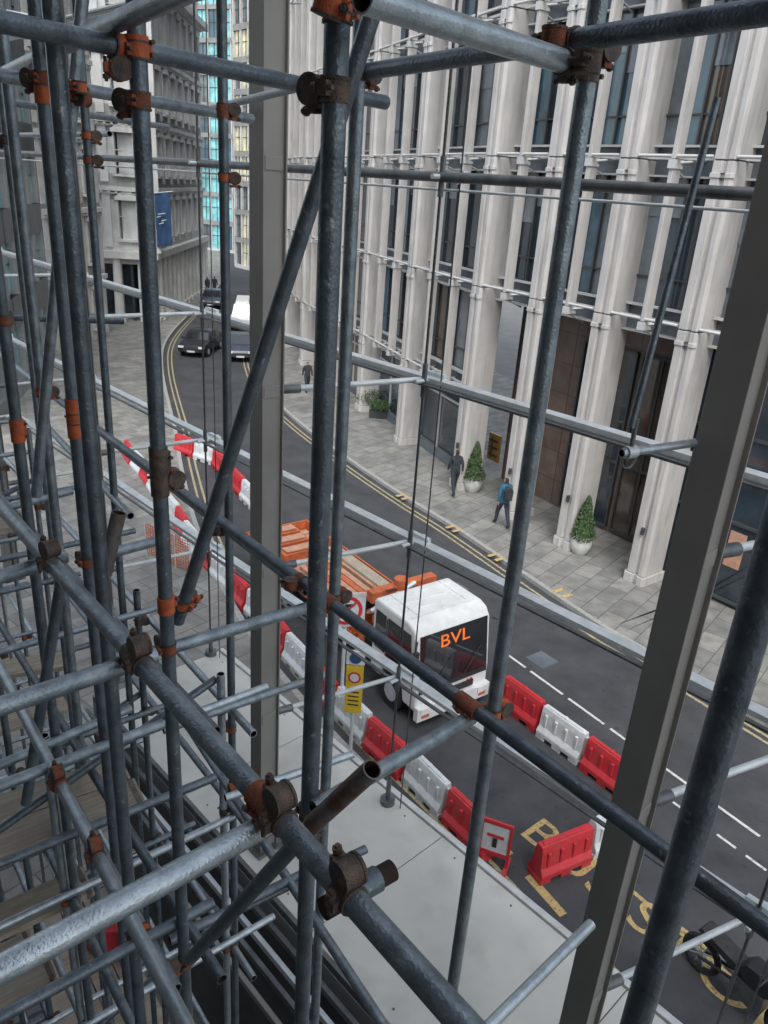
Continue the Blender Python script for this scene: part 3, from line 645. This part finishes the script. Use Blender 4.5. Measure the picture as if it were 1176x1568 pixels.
# ---------------- cars
def car(name,loc,heading,paint,van=False):
    e=empty(name,loc,heading); b=B(); w=.88
    if van: pr=[(0,.35),(0,.95),(.35,1.15),(.9,1.95),(1.2,2.1),(4.6,2.1),(4.75,1.9),(4.8,.4)]; 
    else: pr=[(0,.35),(-.02,.62),(.12,.80),(1.05,.95),(1.65,1.38),(1.95,1.46),(2.9,1.46),(3.3,1.38),(3.95,1.0),(4.25,.92),(4.3,.55),(4.25,.35)]
    n=len(pr)
    def X_(z): return w if z<.97 else w-(z-.97)*.35
    vs=[(-X_(z),y,z) for y,z in pr]+[(X_(z),y,z) for y,z in pr]
    b.add(vs,[(i,(i+1)%n,n+(i+1)%n,n+i) for i in range(n)]+[tuple(range(n)),tuple(range(n,2*n))],paint); b.obj('body',e,bevel=.05)
    b=B()
    if van:
        b.add([V3((-.78,.36,1.17)),V3((.78,.36,1.17)),V3((.62,.87,1.93)),V3((-.62,.87,1.93))],[(0,1,2,3)],'vglass')
        ys=((1.0,1.9),);top=1.8
    else:
        b.add([V3((-.76,1.09,.995)),V3((.76,1.09,.995)),V3((.66,1.62,1.385)),V3((-.66,1.62,1.385))],[(0,1,2,3)],'vglass')
        b.add([V3((-.7,3.90,1.05)),V3((.7,3.90,1.05)),V3((.62,3.36,1.38)),V3((-.62,3.36,1.38))],[(0,1,2,3)],'vglass'); top=1.38; ys=((1.35,2.35),(2.42,3.4))
    for y0,y1 in ys:
        for s_ in(-1,1): b.add([V3((s_*(X_(1.0)+.015),y0,1.0)),V3((s_*(X_(1.0)+.015),y1,1.0)),V3((s_*(X_(top)+.015),y1-.1,top)),V3((s_*(X_(top)+.015),y0+.35,top))],[(0,1,2,3)],'vglass')
    for s_ in(-1,1):
        b.box((s_*.66,-.02,.68),(.34,.06,.13),'lamp'); b.box((s_*.98,1.3,1.0),(.18,.12,.12),paint)
        for y in (.8,3.45 if not van else 3.8): b.tube((s_*.72,y,.32),(s_*.91,y,.32),.32,'black',20); b.tube((s_*.72,y,.32),(s_*.92,y,.32),.18,'frame',14)
    b.box((0,-.03,.5),(1.0,.06,.22),'black'); b.box((0,-.07,.42),(.5,.02,.11),'wplast')
    b.obj('details',e); return e
car('parked_car',G(293,548),math.radians(-4),'carblk'); car('parked_car',G(368,556),math.radians(14),'carblue')
car('delivery_van',G(371,508),math.radians(10),'vwhite',van=True); car('parked_car',G(322,474),math.radians(5),'carblue')
e=empty('parked_motorcycle',G(1128,1540),math.radians(35)); b=B()
for y in (-.7,.7):
    for k in range(20):
        a0=2*math.pi*k/20;a1=2*math.pi*(k+1)/20
        b.tube((0,y+.28*math.cos(a0),.33+.28*math.sin(a0)),(0,y+.28*math.cos(a1),.33+.28*math.sin(a1)),.055,'black',8)
    for k in range(5): a0=math.pi*k/5; b.tube((0,y+.27*math.cos(a0),.33+.27*math.sin(a0)),(0,y-.27*math.cos(a0),.33-.27*math.sin(a0)),.012,'frame',6)
for s in(-1,1): b.tube((s*.08,-.7,.33),(s*.09,-.42,1.0),.022,'frame',8); b.tube((s*.08,.7,.33),(s*.1,.1,.5),.025,'black',8)
b.prism([(-.45,.75),(-.35,1.0),(.0,.98),(.12,.82),(.0,.7),(-.3,.68)],(0,0,0),Y,Z,X,-.15,.15,'carblk'); b.prism([(.05,.82),(.75,.92),(.8,.84),(.2,.70)],(0,0,0),Y,Z,X,-.14,.14,'black')
b.box((0,-.1,.48),(.3,.5,.34),'dsteel'); b.tube((.15,.0,.3),(.17,.8,.42),.05,'frame',10)
b.tube((-.38,-.30,1.05),(.38,-.30,1.05),.016,'black',8); b.tube((0,-.62,.92),(0,-.5,.92),.10,'lamp',14)
for s in(-1,1): b.tube((s*.3,-.3,1.05),(s*.34,-.28,1.22),.008,'black',6); b.box((s*.35,-.28,1.25),(.12,.02,.07),'black')
b.obj('frame_and_body',e,bevel=.015)
# ---------------- people
def person(name,loc,heading,jk,tr,ph=1,pack=None,hgt=1.75):
    vs=[(0,0,.95),(0,0,1.14),(0,.01,1.34),(0,0,1.48),(0,.02,1.56),(0,.025,1.64),(0,.01,1.71)]
    rr=[(.16,.12),(.155,.12),(.18,.125),(.065,.065),(.07,.08),(.083,.098),(.06,.07)]
    ed=[(0,1),(1,2),(2,3),(3,4),(4,5),(5,6)]
    def add(p,r,c): vs.append(p); rr.append(r); ed.append((c,len(vs)-1)); return len(vs)-1
    for s in (-1,1):
        k=s*ph
        a=add((s*.17,0,1.42),(.08,.08),2); a=add((s*.23,-.06*k,1.17),(.06,.06),a); a=add((s*.24,.10*-k+.05,.95),(.042,.042),a); a=add((s*.235,.13*-k+.07,.87),(.038,.022),a)
        l=add((s*.09,0,.88),(.10,.11),0); l=add((s*.10,.16*k+.03,.50),(.075,.078),l); l=add((s*.10,.28*k-(.04 if k>0 else .06),.10),(.052,.055),l); l=add((s*.11,.28*k+.12,.045+(0 if k>0 else .02)),(.045,.035),l)
    me=bpy.data.meshes.new(name); me.from_pydata(vs,ed,[]); o=bpy.data.objects.new(name,me); S.collection.objects.link(o)
    o.modifiers.new('s','SKIN'); sv=me.skin_vertices[0].data
    for i,r in enumerate(rr): sv[i].radius=r; sv[i].use_root=(i==0)
    o.modifiers.new('u','SUBSURF').levels=2; bpy.context.view_layer.update()
    m2=bpy.data.meshes.new_from_object(o.evaluated_get(bpy.context.evaluated_depsgraph_get())); o.modifiers.clear(); o.data=m2; m2.materials.clear()
    for m in (jk,tr,'skin','hair','black'): m2.materials.append(M[m])
    for p in m2.polygons:
        c=p.center; p.use_smooth=True
        if c.z>1.50: p.material_index=3 if (c.z>1.67 or c.y<-.01) else 2
        elif abs(c.x)>.19 and c.z<.93: p.material_index=2
        elif c.z>.86: p.material_index=0
        elif c.z>.11: p.material_index=1
        else: p.material_index=4
    b=B()
    for s in(-1,1):
        hy=.13*-s*ph+.07
        for k in range(4): b.tube((s*.235,hy-.025+k*.017,.86),(s*.228,hy-.02+k*.017,.80-(.008 if k in(1,2) else 0)),.009,'skin',6,.006)
        b.tube((s*.225,hy+.03,.88),(s*.20,hy+.05,.835),.010,'skin',6,.007)
        b.tube((s*.085,.02,1.615),(s*.095,.015,1.65),.012,'skin',6); b.tube((s*.03,.112,1.645),(s*.03,.118,1.645),.009,'black',8)
    b.tube((0,.10,1.645),(0,.135,1.61),.008,'skin',6,.014); b.box((0,.105,1.585),(.045,.02,.008),'red')
    b.tube((0,-.005,1.44),(0,.01,1.53),.10,jk,14,.075)
    if pack: b.prism([(-.13,0),(-.14,.32),(-.08,.42),(.08,.42),(.14,.32),(.13,0)],(0,0,1.02),X,Z,Y,-.27,-.11,pack); b.box((0,-.29,1.17),(.2,.06,.2),pack)
    b.obj('details',o,bevel=.003); o.location=loc; o.rotation_euler=(0,0,heading); o.scale=[hgt/1.75]*3
person('pedestrian',G(694,757,.12),math.radians(15),'jdark','jean',1,hgt=1.85); person('pedestrian',G(767,806,.12),math.radians(20),'jblue','jean',-1,'jdark',1.88)
person('pedestrian',G(470,600,.12),math.radians(200),'jdark','jean',1); person('pedestrian',G(318,452,.0),0,'jdark','jean',1); person('pedestrian',G(329,451,.0),0,'jdark','jean',-1)
# ---------------- planters, shrubs
def cone_tree(name,loc,h=1.5,r=.38,pot=True,ball=False):
    e=empty(name,loc); b=B()
    if pot: b.lathe((0,0,0),[(.22,0),(.30,.12),(.36,.35),(.34,.5),(.30,.58),(.33,.62)],'pot'); z0=.55
    else: b.prism([(-.2,.4),(.2,.4),(.16,0),(-.16,0)],(0,0,0),Y,Z,X,-.6,.6,'frdark'); z0=.35
    b.obj('pot',e); b=B(); rr=random.Random(int(loc.x*100))
    b.tube((0,0,z0-.1),(0,0,z0+h*.6),.03,'wood',8,.015)
    for k in range(1500):
        t=rr.random()**1.3; a=rr.uniform(0,6.28)
        if ball: 
            q=rr.uniform(-1,1); rad=math.sqrt(1-q*q)*r*rr.uniform(.5,1.3); p=V3((rad*math.cos(a)*1.3,rad*math.sin(a),z0+h*.5*(1+q*rr.uniform(.6,1.1))))
        else: rad=r*(1-t)**.8*rr.uniform(.7,1.15)*(1+.1*math.sin(a*3+t*9))+.02; p=V3((rad*math.cos(a),rad*math.sin(a),z0+t*h))
        s=rr.uniform(.03,.06); d=V3((rr.gauss(0,1),rr.gauss(0,1),rr.gauss(0,1))).normalized(); f=d.orthogonal().normalized(); 
        b.add([p-f*s,p+d*s*.5,p+f*s,p-d*s*.5],[(0,1,2,3)],'leaf')
    if not ball: b.lathe((0,0,z0),[(r*.7,0.02),(r*.6,h*.25),(r*.35,h*.6),(.02,h*.9)],'leaf',14)
    b.obj('foliage',e)
cone_tree('potted_topiary',G(723,752,.12)); cone_tree('potted_topiary',G(887,846,.12))
cone_tree('planter_shrub',G(627,668,.12),.8,.5,False,True); cone_tree('planter_shrub',G(566,628,.12),.8,.5,False,True); cone_tree('planter_shrub',G(583,640,.12),.6,.4,False,True)
# ---------------- signs
e=empty('bus_stop_sign',G(536,1160,.0)); b=B(); b.tube((0,0,0),(0,0,2.9),.04,'frame',12)
b.box((.0,-.05,1.75),(.34,.05,1.1),'yel'); b.box((0,-.05,2.5),(.36,.06,.3),'wplast'); b.tube((0,-.09,2.5),(0,-.08,2.5),.12,'blueflag',20)
b.tube((0,-.085,2.05),(0,-.076,2.05),.13,'red',20); b.tube((0,-.09,2.05),(0,-.08,2.05),.09,'wplast',20); 
for k in range(4): b.box((0,-.077,1.7-k*.1),(.22,.006,.03),'black')
b.obj('post_and_panels',e); e.rotation_euler=(0,0,math.radians(-5))
q=G(530,932,2.75); e=empty('traffic_sign',(q.x,q.y,0)); b=B(); b.tube((0,0,0),(0,0,3.0),.04,'frame',12)
b.box((0,-.05,2.75),(.8,.03,.8),'wplast'); b.tube((0,-.07,2.75),(0,-.085,2.75),.34,'red',28); b.tube((0,-.08,2.75),(0,-.09,2.75),.26,'wplast',28)
b.box((0,-.095,2.75),(.07,.01,.3),'black'); b.box((.06,-.095,2.88),(.2,.01,.06),'black'); b.box((0,-.1,2.75),(.6,.008,.05),'red',V3((.7071,0,.7071)),V3((0,1,0)),V3((-.7071,0,.7071)))
b.obj('post_and_plate',e); e.rotation_euler=(0,0,math.radians(12))
e=empty('pedestrian_sign_board',G(752,1325),math.radians(-20)); b=B()
for x in(-.26,.26): b.box((x,0,.5),(.05,.05,1.0),'red'); b.box((x,0,.04),(.08,.5,.06),'red')
for z in(.3,.98): b.box((0,0,z),(.56,.04,.08),'red')
b.box((0,0,.64),(.46,.02,.6),'wplast'); b.box((0,-.02,.7),(.3,.01,.06),'red'); b.box((0,-.02,.55),(.08,.01,.2),'black'); b.obj('board',e)
# ---------------- camera, world, light
cam=bpy.data.cameras.new('cam'); co=bpy.data.objects.new('camera',cam); S.collection.objects.link(co)
co.matrix_world=Matrix(((*XR,0),(*YR,0),(*ZR,H),(0,0,0,1)))
cam.sensor_fit='VERTICAL'; cam.sensor_height=24; cam.lens=24*FP/1568; cam.clip_start=.05; cam.clip_end=2000; S.camera=co
w=bpy.data.worlds.new('World'); S.world=w; w.use_nodes=True; n=w.node_tree.nodes; l=w.node_tree.links
sk=n.new('ShaderNodeTexSky'); sk.sky_type='NISHITA'; sk.sun_disc=False; sk.sun_elevation=math.radians(55); sk.sun_rotation=math.radians(178); sk.air_density=1.2; sk.dust_density=3
hs=n.new('ShaderNodeHueSaturation'); hs.inputs['Saturation'].default_value=.45; hs.inputs['Value'].default_value=2.15
l.new(sk.outputs[0],hs.inputs['Color']); l.new(hs.outputs[0],n['Background'].inputs['Color']); n['Background'].inputs['Strength'].default_value=.15
sl=bpy.data.lights.new('sun','SUN'); sl.energy=1.4; sl.angle=math.radians(25); sl.color=(1,.98,.95); so=bpy.data.objects.new('sun',sl); S.collection.objects.link(so)
az=math.radians(178); el=math.radians(55); dirv=V3((math.sin(az)*math.cos(el),math.cos(az)*math.cos(el),math.sin(el)))
so.rotation_euler=dirv.to_track_quat('Z','Y').to_euler()
S.view_settings.view_transform='Standard'; S.view_settings.look='None'; S.view_settings.exposure=0
